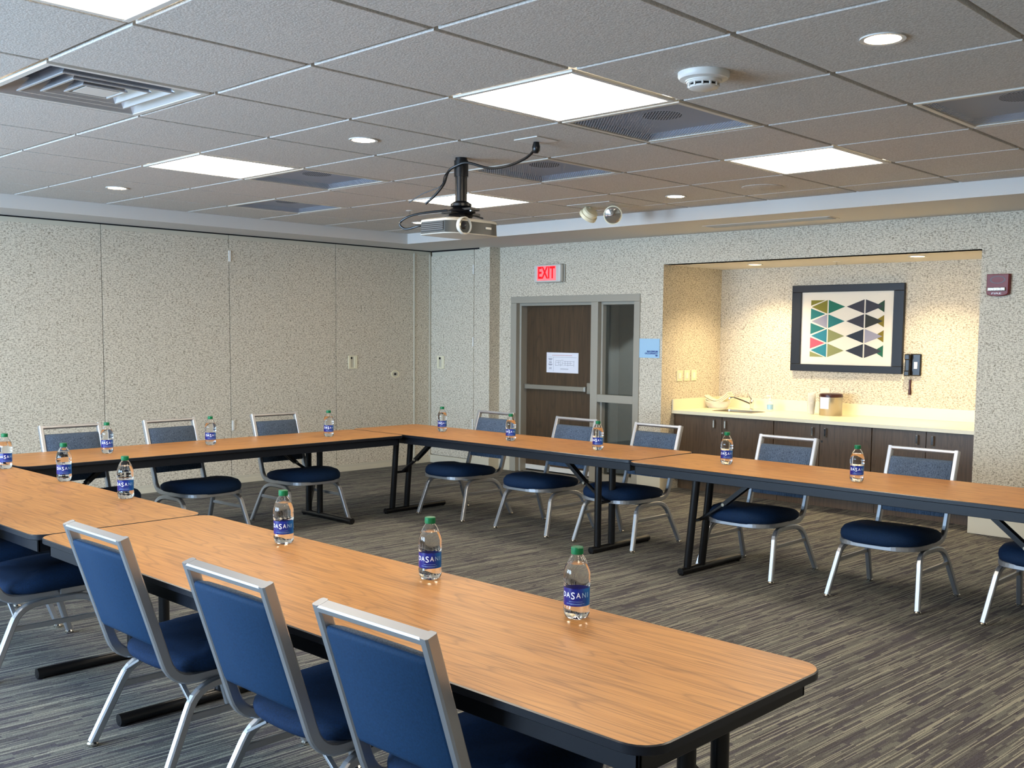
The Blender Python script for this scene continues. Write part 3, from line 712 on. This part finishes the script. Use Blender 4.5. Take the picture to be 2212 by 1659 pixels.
t_ = thing('faucet', (-2.215, 8.42, CT), label='chrome faucet with a long low spout behind the sink', cat='faucet')
MB().lathe([(.03, 0), (.03, .008), (.02, .012), (.02, .06), (.026, .07), (.026, .1), (.014, .115)], 'chrome', 20).build('faucet_body', t_, smooth=True)
MB().tube([(0, 0, .06), (-.08, -.05, .10), (-.17, -.10, .135), (-.215, -.13, .135), (-.222, -.134, .11)], .011, 'chrome').build('spout', t_, smooth=True)
MB().tube([(0, 0, .1), (-.02, .01, .13), (-.06, .02, .165)], .009, 'chrome').lathe([(.012, 0), (.016, .01), (.006, .022)], 'chrome', 12, (-.06, .02, .155)).build('faucet_lever', t_, smooth=True)
# cabinets
FX = 7.70
units = [(AX0+.004, -1.511, -2.146), (-1.507, -.425, -.980), (-.421, AX1-.004, .116)]
hand = [(-2.236, -2.092), (-1.051, -.908), (.038, .186)]; locks = [-2.135, -.95, None]
lab = ['brown double-door base cabinet under the sink, left of three', 'brown double-door base cabinet, middle of three under the counter', 'brown double-door base cabinet at the right end of the alcove']
for (a, b_, mid), hs, lk, lb in zip(units, hand, locks, lab):
    t_ = thing('base_cabinet', ((a+b_)/2, FX, 0), label=lb, cat='cabinet', group='base cabinets in the alcove')
    wpart(MB().box(a, a+.018, FX+.02, AY-.002, .14, CT-.037, 'cab').box(b_-.018, b_, FX+.02, AY-.002, .14, CT-.037, 'cab').box(a+.018, b_-.018, AY-.02, AY-.002, .14, CT-.037, 'cab').box(a, b_, FX+.02, AY-.002, .122, .14, 'cab').box(a+.018, b_-.018, FX+.02, FX+.038, .14, CT-.037, 'cab').box(a, b_, FX+.10, FX+.12, 0, .122, 'cab'), 'cabinet_body', t_)
    for (u, v, hx_) in ((a, mid, hs[0]), (mid, b_, hs[1])):
        d = wpart(MB().box(u+.003, v-.003, FX, FX+.019, .145, CT-.045, 'cab', .001), 'cabinet_door', t_)
        hb = MB()
        P = [(hx_, FX+.001, .820), (hx_, FX-.028, .822), (hx_, FX-.03, .815), (hx_, FX-.03, .742), (hx_, FX-.028, .735), (hx_, FX+.001, .737)]
        hb.sweep(P, .016, .007, (1, 0, 0), 'chrome')
        hb.v = [(v_[0]-t_.location.x, v_[1]-FX, v_[2]) for v_ in hb.v]; hb.build('handle', d)
    if lk is not None: wpart(MB().lathe([(.012, 0), (.012, -.006)], 'chrome', 14, (lk, FX, .684), axis='y'), 'cabinet_lock', t_)
# items on the counter
t_ = thing('plastic_basket', (-2.64, 8.36, CT), label='clear plastic basket holding a folded cream towel at the left end of the counter', cat='basket')
def ell(rx, ry, z, n=28): return [(rx*math.cos(2*PI*k/n), ry*math.sin(2*PI*k/n), z) for k in range(n)]
MB().rings([ell(.12, .08, .002), ell(.15, .11, .05), ell(.165, .125, .085), ell(.17, .13, .085), ell(.155, .115, .05), ell(.125, .085, .004)], 'plastic', cap=True).build('basket_shell', t_, smooth=True)
tw = thing('folded_towel', (-2.64, 8.36, CT+.01), label='folded cream towel draped in a sagging curve in the clear basket', cat='towel')
b = MB()
for q in range(3):
    P = [(-.19+.38*k/14, 0, .018*q+.045+.09*abs((k-6.5)/7)**1.8*(1 if k > 6 else .75)) for k in range(15)]
    P = [(p[0]*(1-.06*q), p[1], p[2]) for p in P]
    b.sweep(P, .12-.012*q, .013, (0, 1, 0), 'towel', .004)
b.build('towel_fold', tw, smooth=True)
t_ = thing('soap_bottle', (-1.965, 8.40, CT), label='small clear pump bottle of soap right of the faucet', cat='soap bottle')
MB().lathe([(.033, .0), (.036, .006), (.036, .09), (.03, .105), (.012, .115), (.012, .125)], 'plastic', 24).build('soap_body', t_, smooth=True)
MB().lathe([(.0365, .02), (.0365, .075)], 'gel', 24, caps=False).build('soap_label', t_, smooth=True)
MB().lathe([(.014, .122), (.014, .14), (.005, .145), (.005, .17)], 'white', 16).box(-.045, .008, -.008, .008, .165, .178, 'white', .003).build('pump', t_, smooth=True)
for k in range(7):
    o = MB().lathe([(.033, .0), (.046, .125), (.049, .127), (.0465, .1275), (.0445, .125), (.0315, .003)], 'plastic', 22, caps=False).lathe([(.0315, .003), (.001, .003)], 'plastic', 22, caps=False).build('plastic_cup', smooth=True) if k == 0 else o.copy()
    if k: COL.objects.link(o)
    o.location = (-1.435, 8.36, CT+.001+.0175*k)
    tag(o, ['translucent plastic cup at the bottom of the nested stack beside the canister', 'translucent plastic cup second from the bottom of the nested stack', 'translucent plastic cup third from the bottom of the nested stack', 'translucent plastic cup in the middle of the nested stack', 'translucent plastic cup third from the top of the nested stack', 'translucent plastic cup second from the top of the nested stack', 'translucent plastic cup topmost of the nested stack'][k], 'cup', 'stack of nested plastic cups')
t_ = thing('ice_canister', (-1.205, 8.36, CT), label='stainless steel canister lined with a dark bag on the countertop', cat='canister')
MB().lathe([(.118, .0), (.12, .004), (.12, .215), (.115, .22), (.11, .21), (.11, .02), (.001, .02)], 'steel', 36, caps=False).build('canister_body', t_, smooth=True)
MB().lathe([(.124, .200), (.125, .212), (.12, .232), (.10, .238), (.07, .236), (.001, .23)], 'maroon', 36, rad=lambda i, a: 1+.012*math.sin(9*a+i)+.01*math.sin(23*a), caps=False).build('bag_liner', t_, smooth=True)
b = MB()
for k in range(6):
    a0 = math.radians(-128+k*9); a1 = math.radians(-128+(k+1)*9)
    b.poly([(.122*math.cos(a0), .122*math.sin(a0), .075), (.122*math.cos(a1), .122*math.sin(a1), .075), (.1225*math.cos(a1), .1225*math.sin(a1), .2), (.1225*math.cos(a0), .1225*math.sin(a0), .2)], 'paper')
b.build('paper_note', t_, smooth=True)

# ------------------------------------------------------------------ tables
TH = .787
def table_parts(L, W, la, lb, tilt_a, tilt_b, foot_dir):
    """long axis x; foot_dir = +1: posts sit near the -y edge and the feet reach towards +y"""
    x0, x1, y0, y1 = -L/2, L/2, -W/2, W/2; r = .085
    top = MB().rings([rrect(x0, x1, y0, y1, r, TH-.028, inset=.006), rrect(x0, x1, y0, y1, r, TH-.024), rrect(x0, x1, y0, y1, r, TH-.003), rrect(x0, x1, y0, y1, r, TH, inset=.004)], 'edge', True, 'oak').build('tabletop', None, smooth=True, ang=30)
    ap = MB(); i = .055; t = .012
    for (a, b_, c_, d_) in ((x0+i, x1-i, y0+i*.7, y0+i*.7+t), (x0+i, x1-i, y1-i*.7-t, y1-i*.7), (x0+i, x0+i+t, y0+i*.7, y1-i*.7), (x1-i-t, x1-i, y0+i*.7, y1-i*.7)): ap.box(a, b_, c_, d_, TH-.09, TH-.027, 'edge', .002)
    ap = ap.build('apron', None)
    legs = []
    for (lx, tilt, sgn) in ((la, tilt_a, -1), (lb, tilt_b, 1)):
        f = foot_dir; yy0 = -f*(W/2-.075); yy1 = yy0+f*.18
        leg = MB()
        for y in (yy0, yy1): leg.tube([(lx, y, .045), (lx-sgn*tilt, y, TH-.03)], .029, 'black', 14)
        leg = leg.build('leg', None, smooth=True)
        ft = MB().tube([(lx, yy0-f*.085, .028), (lx, yy0+f*.68, .028)], .027, 'black', 12).lathe([(.02, 0), (.022, .02)], 'black', 12, (lx, yy0-f*.07, 0)).lathe([(.02, 0), (.022, .02)], 'black', 12, (lx, yy0+f*.66, 0)).build('foot_bar', leg, smooth=True)
        ym = (yy0+yy1)/2; xm = lx-sgn*tilt*.6
        br = MB().tube([(xm, yy0, .40), (xm, yy1, .40)], .012, 'black').sweep([(xm, ym, .40), (xm-sgn*.22, ym, .545)], .03, .022, (0, 1, 0), 'black', .004).sweep([(xm-sgn*.20, ym-.018, .53), (xm-sgn*.46, ym-.018, TH-.05)], .014, .03, (0, 1, 0), 'black').sweep([(xm-sgn*.20, ym+.018, .53), (xm-sgn*.46, ym+.018, TH-.05)], .014, .03, (0, 1, 0), 'black').tube([(xm-sgn*.21, ym-.03, .535), (xm-sgn*.21, ym+.03, .535)], .012, 'steel', 8).build('folding_brace', leg)
        legs.append(leg)
    return top, ap, legs
def table(x, y, rz, L, W, la, lb, ta, tb, f, lab):
    t_ = thing('folding_table', (x, y, 0), rz, label=lab, cat='table', group='folding tables set in a U')
    top, ap, legs = table_parts(L, W, la, lb, ta, tb, f)
    for o in [top, ap]+legs: o.parent = t_
table(.935, .328, 0, 3.53, .872, -1.209, 1.45, 0, 0, -1, 'oak-topped folding table nearest the camera, with its rounded end at lower right')
table(-2.60, .322, 0, 3.52, .872, -1.25, 1.437, 0, 0, -1, 'oak-topped folding table left of the nearest one, running out of the left edge')
table(-3.818, 2.525, PI/2, 3.47, .84, -1.20, 1.17, 0, 0, -1, 'oak-topped folding table along the left partition wall')
table(-2.515, 4.713, .008, 3.53, .855, -1.205, 1.365, .07, 0, 1, 'oak-topped folding table in the far row, in front of the brown door')
table(1.03, 4.606, -.018, 3.53, .865, -1.232, 1.30, .07, 0, 1, 'oak-topped folding table at the right end of the far row, in front of the alcove')

# ------------------------------------------------------------------ chairs (origin between the feet, sitter faces +y)
def make_chair():
    r_ = thing('banquet_chair', (0, 0, 0), cat='chair', group='blue banquet chairs')
    # cushion
    prof = [(.0, .496, 1), (.45, .498, 1), (.78, .490, 1), (.93, .476, 1), (.99, .455, 1), (1.0, .437, 1), (.985, .418, 1), (.94, .406, 1), (.5, .404, 1), (.0, .404, 1)]
    n = 40; rs = []
    for (k, z, _) in prof[1:-1]:
        ring = []
        for q in range(n):
            a = 2*PI*q/n; ca, sa = math.cos(a), math.sin(a)
            e = .62
            x = .292*math.copysign(abs(ca)**e, ca); yb = .315*math.copysign(abs(sa)**e, sa)
            if sa > 0: x *= 1-.10*sa**3
            else: x *= 1-.12*abs(sa)**3
            y = .062+yb
            if sa > 0: y += .035*(1-abs(ca)**2)*sa - .02
            zz = z
            if z > .43: zz += .016*math.sin((y+.1)*4.2)*(z-.43)/.066*1.0 - (.012 if y < -.1 else 0)*(z-.43)/.066
            ring.append((x*k, .062+(y-.062)*k, zz))
        rs.append(ring)
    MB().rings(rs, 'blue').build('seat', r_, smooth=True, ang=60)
    lean = lambda z: -.265-(z-.465)*.318
    # back pad
    z0, z1, hw = .535, .908, .216; rs = []
    def padring(z, off, ins):
        pts = []
        for (x, d) in ((-hw+ins, -.017), (-hw+ins, .018), (-hw+ins+.03, .034), (-.08, .040), (.08, .040), (hw-ins-.03, .034), (hw-ins, .018), (hw-ins, -.017), (hw-ins-.006, -.022), (-hw+ins+.006, -.022)):
            pts.append((x, lean(z)+d*off, z))
        return pts
    rs = [padring(z0, .2, .004), padring(z0+.004, .8, 0), padring(z0+.02, 1, 0)]+[padring(z0+.02+(z1-z0-.04)*k/5, 1, 0) for k in range(1, 6)]+[padring(z1-.010, .92, 0), padring(z1-.003, .7, .001), padring(z1, .35, .004)]
    b = MB(); nn = 10
    vs = [p for r in rs for p in r]
    for i in range(len(rs)-1):
        for k in range(nn):
            q = (i*nn+k, i*nn+(k+1) % nn, (i+1)*nn+(k+1) % nn, (i+1)*nn+k)
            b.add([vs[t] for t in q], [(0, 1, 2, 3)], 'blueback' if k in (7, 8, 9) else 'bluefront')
    b.add(rs[0], [tuple(range(nn))[::-1]], 'blueback'); b.add(rs[-1], [tuple(range(nn))], 'bluefront')
    b.build('backrest', r_, smooth=True, ang=50)
    # rear frame: posts curving forward into seat rails, joined by a top rail
    b = MB(); tw, td = .033, .05
    for s_ in (-1, 1):
        X = s_*.234
        P = [(X, lean(.9755), .9755), (X, lean(.48), .48)]+arc((X, lean(.475), .475), (X, lean(.39)-.0, .385), (X, -.15, .385), 6)+[(X, .10, .385), (X*1.01, .2, .392)]
        b.sweep(P, tw, .042, (1, 0, 0), 'silver', .006)
    b.sweep([(-.230, lean(.9635), .9635), (.230, lean(.9635), .9635)], .042, .024, (0, .955, .30), 'silver', .005)
    b.build('back_frame', r_)
    # front strip
    P = []
    for a in range(-8, 189, 7):
        ca, sa = math.cos(math.radians(a)), math.sin(math.radians(a))
        P.append((.274*math.copysign(abs(ca)**.5, ca), .10+.255*math.copysign(abs(sa)**.75, sa), .397))
    MB().sweep(P, .032, .014, (0, 0, 1), 'silver', .003).build('seat_frame', r_)
    for s_ in (-1, 1):
        X0, X1 = s_*.24, s_*.31
        top = .352
        fr = [(s_*.252, .03, top+.004), (s_*.256, .12, top+.004)]+arc((s_*.258, .13, top+.003), (s_*.268, .225, top), (s_*.279, .240, .27), 6)+[(X1, .322, .016)]
        rr = [(s_*.252, .04, top+.004), (s_*.256, -.05, top+.004)]+arc((s_*.258, -.06, top+.003), (s_*.268, -.165, top), (s_*.279, -.20, .27), 6)+[(X1, -.322, .016)]
        for P in (fr, rr):
            l = MB().sweep(P, .034, .034, (1, 0, 0), 'silver', .006).build('leg', r_)
            e = P[-1]
            MB().lathe([(.021, 0), (.024, .004), (.024, .012), (.018, .02)], 'foot', 14, (e[0], e[1], 0)).build('foot_glide', l, smooth=True)
        MB().sweep([(s_*.283, .248, .245), (s_*.283, -.212, .245)], .014, .026, (1, 0, 0), 'silver', .002).build('stretcher', r_)
        MB().sweep([(s_*.16, -.175, .372), (s_*.268, -.185, .31)], .02, .012, (0, 1, 0), 'silver', .002).build('corner_brace', r_)
    return r_
ch0 = make_chair(); first = [True]
def chair(x, y, rz, lab):
    if first[0]:
        first[0] = False; ch0.location = (x, y, 0); ch0.rotation_euler = (0, 0, rz); ch0['label'] = lab; return ch0
    return dup(ch0, (x, y, 0), rz, lab)
bc = 'blue banquet chair '
chair(1.89, .15, 0, bc+'nearest the camera, its back cut by the bottom edge')
chair(1.14, .15, 0, bc+'seen from behind, second nearest the camera')
chair(.165, .157, 0, bc+'seen from behind, third from the camera')
chair(-1.55, .135, 0, bc+'at the left edge, its seat under the table joint')
chair(-2.33, .135, 0, bc+'cut off by the left edge, only front feet showing')
for x, y, lb in ((-3.185, 4.82, 'leftmost in the far row'), (-2.14, 4.83, 'in the far row in front of the brown door'), (-1.245, 4.875, 'in the far row in front of the sidelight and blue sign'),
                 (.08, 4.755, 'in the far row in front of the middle cabinet'), (1.15, 4.715, 'in the far row in front of the right cabinet'), (2.16, 4.755, 'cut off by the right edge, only its seat and legs in view')):
    chair(x, y, PI, bc+lb)
chair(-3.965, 3.465, -PI/2, bc+'against the partition wall, nearest the far corner')
chair(-3.965, 2.43, -PI/2+.06, bc+'against the partition wall, middle of the three in view')
chair(-3.965, 1.545, -PI/2, bc+'against the partition wall, farthest left of the three in view')

# ------------------------------------------------------------------ water bottles
def make_bottle():
    r_ = thing('water_bottle', (0, 0, 0), cat='bottle', group='water bottles on the tables')
    K = .0455
    prof = [(.010, .010), (.022, .004), (.033, .0), (.041, .006), (.0448, .016), (.0455, .030), (.0452, .040), (.0436, .044), (.0436, .108), (.0455, .112), (.0462, .128), (.0452, .134), (.0462, .140), (.0455, .156), (.042, .172), (.035, .190), (.027, .206), (.0205, .214), (.0185, .220)]
    def rad(i, a):
        if i > 4: return 1
        return 1-(.20, .20, .15, .10, .04)[i]*(0.5-0.5*math.cos(5*a))
    b = MB().lathe(prof, 'pet', 40, rad=rad)
    n0 = len(b.f)
    cav = [(.0335, .187), (.0260, .2045), (.0195, .2125), (.0172, .2188)]
    b.lathe(cav, 'pet', 40, flip=True)
    b.build('bottle_body', r_, smooth='keep', ang=50)
    MB().lathe([(.0205, .2185), (.0212, .221), (.0212, .2395), (.0195, .2425)], 'cap', 36, rad=lambda i, a: 1+.012*(1 if math.sin(36*a) > 0 else 0)).build('bottle_cap', r_, smooth=True, ang=25)
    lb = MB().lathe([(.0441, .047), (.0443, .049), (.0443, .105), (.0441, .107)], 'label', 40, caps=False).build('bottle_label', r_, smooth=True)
    def wrap(mb, zc, name):
        mb.v = [((.0448+v[2])*math.sin(v[0]/.0446), -(.0448+v[2])*math.cos(v[0]/.0446), zc+v[1]) for v in mb.v]; return mb.build(name, lb)
    spec = [('D', -.0475, .025, 'ink', 0), ('A', -.0295, .025, 'ink', 0), ('S', -.0115, .034, 'ink', -.002), ('A', .0075, .026, 'ink', 0), ('N', .0278, .024, 'inkb', 0), ('I', .0435, .024, 'inkb', 0)]
    tx = MB()
    for ch_, x, sz, mt, dz in spec:
        q = text_mb(ch_, sz, mt, .0034 if ch_ == 'I' else (.013 if ch_ == 'S' else .015), bold=.0002); o = len(tx.v)
        q.v = [(v[0]+x, v[1]+dz, v[2]) for v in q.v]; tx.add(q.v, q.f, mt)
    wrap(tx, .084, 'lettering')
    b = MB()
    for (x0, x1, z) in ((-.025, .022, -.004), (-.036, .03, -.011), (-.02, .02, -.0135)):
        for k in range(14):
            a, c_ = x0+(x1-x0)*k/14, x0+(x1-x0)*(k+.75)/14; b.poly([(a, z, 0), (c_, z, 0), (c_, z+.0011, 0), (a, z+.0011, 0)], 'inkb')
    wrap(b, .0665, 'fine_print')
    return r_
b0 = make_bottle(); CAMX, CAMY = 4.083, -1.985
bl = [((1.836, .64), 'nearest the camera, at the rounded end of the near table', -2), ((1.066, .655), 'second nearest, on the near table behind the middle foreground chair', 0),
      ((.09, .628), 'on the near table, close to the joint between the two near tables', -4), ((-1.618, .696), 'just left of the joint between the two near tables', -6),
      ((-2.533, .727), 'on the left near table, in front of the leftmost wall chair', 6), ((-3.402, .685), 'cut by the left edge of the photo', 12),
      ((-3.822, 1.592), 'on the side table by the partition, farthest left there', 14), ((-3.841, 2.491), 'on the side table by the partition, middle of three', 16),
      ((-3.775, 3.651), 'on the side table by the partition, nearest the corner', 12), ((-3.466, 4.774), 'first from the left on the far row, at the table corner', 10),
      ((-2.403, 4.648), 'second from the left on the far row, left of the brown door', -2), ((-1.395, 4.657), 'third from the left on the far row, before the sidelight', -3),
      ((-.127, 4.634), 'fourth from the left on the far row, below the sink cabinet', 8), ((.974, 4.494), 'fifth on the far row, nearest its right end', 10)]
for k, ((x, y), lb_, off) in enumerate(bl):
    a = math.atan2(CAMX-x, -(CAMY-y)) + math.radians(off)
    o = b0 if k == 0 else dup(b0)
    o.location = (x, y, TH+.0005); o.rotation_euler = (0, 0, a); o['label'] = 'green-capped water bottle '+lb_

# ------------------------------------------------------------------ light
W = bpy.data.worlds.new('daylight'); SC.world = W; W.use_nodes = True
W.node_tree.nodes['Background'].inputs[0].default_value = (.55, .72, 1, 1); W.node_tree.nodes['Background'].inputs[1].default_value = 1.0
def area(nm, loc, rot, sx, sy, e, col):
    l = bpy.data.lights.new(nm, 'AREA'); l.shape = 'RECTANGLE'; l.size = sx; l.size_y = sy; l.energy = e; l.color = col
    o = bpy.data.objects.new(nm, l); COL.objects.link(o); o.location = loc; o.rotation_euler = rot; return o
for k in (1, 3):
    a, b_ = xs[k], xs[k+1]; area('window_daylight', ((a+b_)/2, YR-.12, 1.6), (PI/2, 0, 0), b_-a, 1.6, 230, (.52, .74, 1))
l = bpy.data.lights.new('hall_lamp', 'SPOT'); l.energy = 60; l.spot_size = math.radians(60); l.color = (.7, .85, 1); l.shadow_soft_size = .05
o = bpy.data.objects.new('hall_lamp', l); COL.objects.link(o); o.location = (-3.5, 8.3, 2.5); o.rotation_euler = (math.radians(35), 0, math.radians(40))

for x, y in ((-1.985, 8.03), (-.13, 7.92)):
    l = bpy.data.lights.new('downlight_beam', 'SPOT'); l.energy = 85; l.color = (1, .78, .46); l.spot_size = math.radians(128); l.spot_blend = .9; l.shadow_soft_size = .06
    o = bpy.data.objects.new('downlight_beam', l); COL.objects.link(o); o.location = (x, y, AZ-.012)
# ------------------------------------------------------------------ camera
cam = bpy.data.cameras.new('camera'); co = bpy.data.objects.new('camera', cam); COL.objects.link(co)
cam.sensor_fit = 'HORIZONTAL'; cam.sensor_width = 36; cam.lens = 2234.963/2212*36
cam.shift_x = (1106-1136.689)/2212; cam.shift_y = (906.342-829.5)/2212; cam.clip_start = .05
rt, dn, fw = Vector((.7247678, .6889302, .0093217)), Vector((.0632955, -.0531036, -.996581)), Vector((-.6860797, .7228798, -.0820939))
m3 = Matrix((rt, -dn, -fw)).transposed(); co.matrix_world = Matrix.Translation((4.083117, -1.98471, 1.74347)) @ m3.to_4x4()
SC.camera = co
vs_ = SC.view_settings; vs_.view_transform = 'Standard'; vs_.look = 'None'; vs_.gamma = 1; vs_.use_curve_mapping = False; vs_.exposure = 1.32
SC.cycles.max_bounces = 10; SC.cycles.transmission_bounces = 8; SC.cycles.transparent_max_bounces = 12; SC.cycles.sample_clamp_indirect = 6
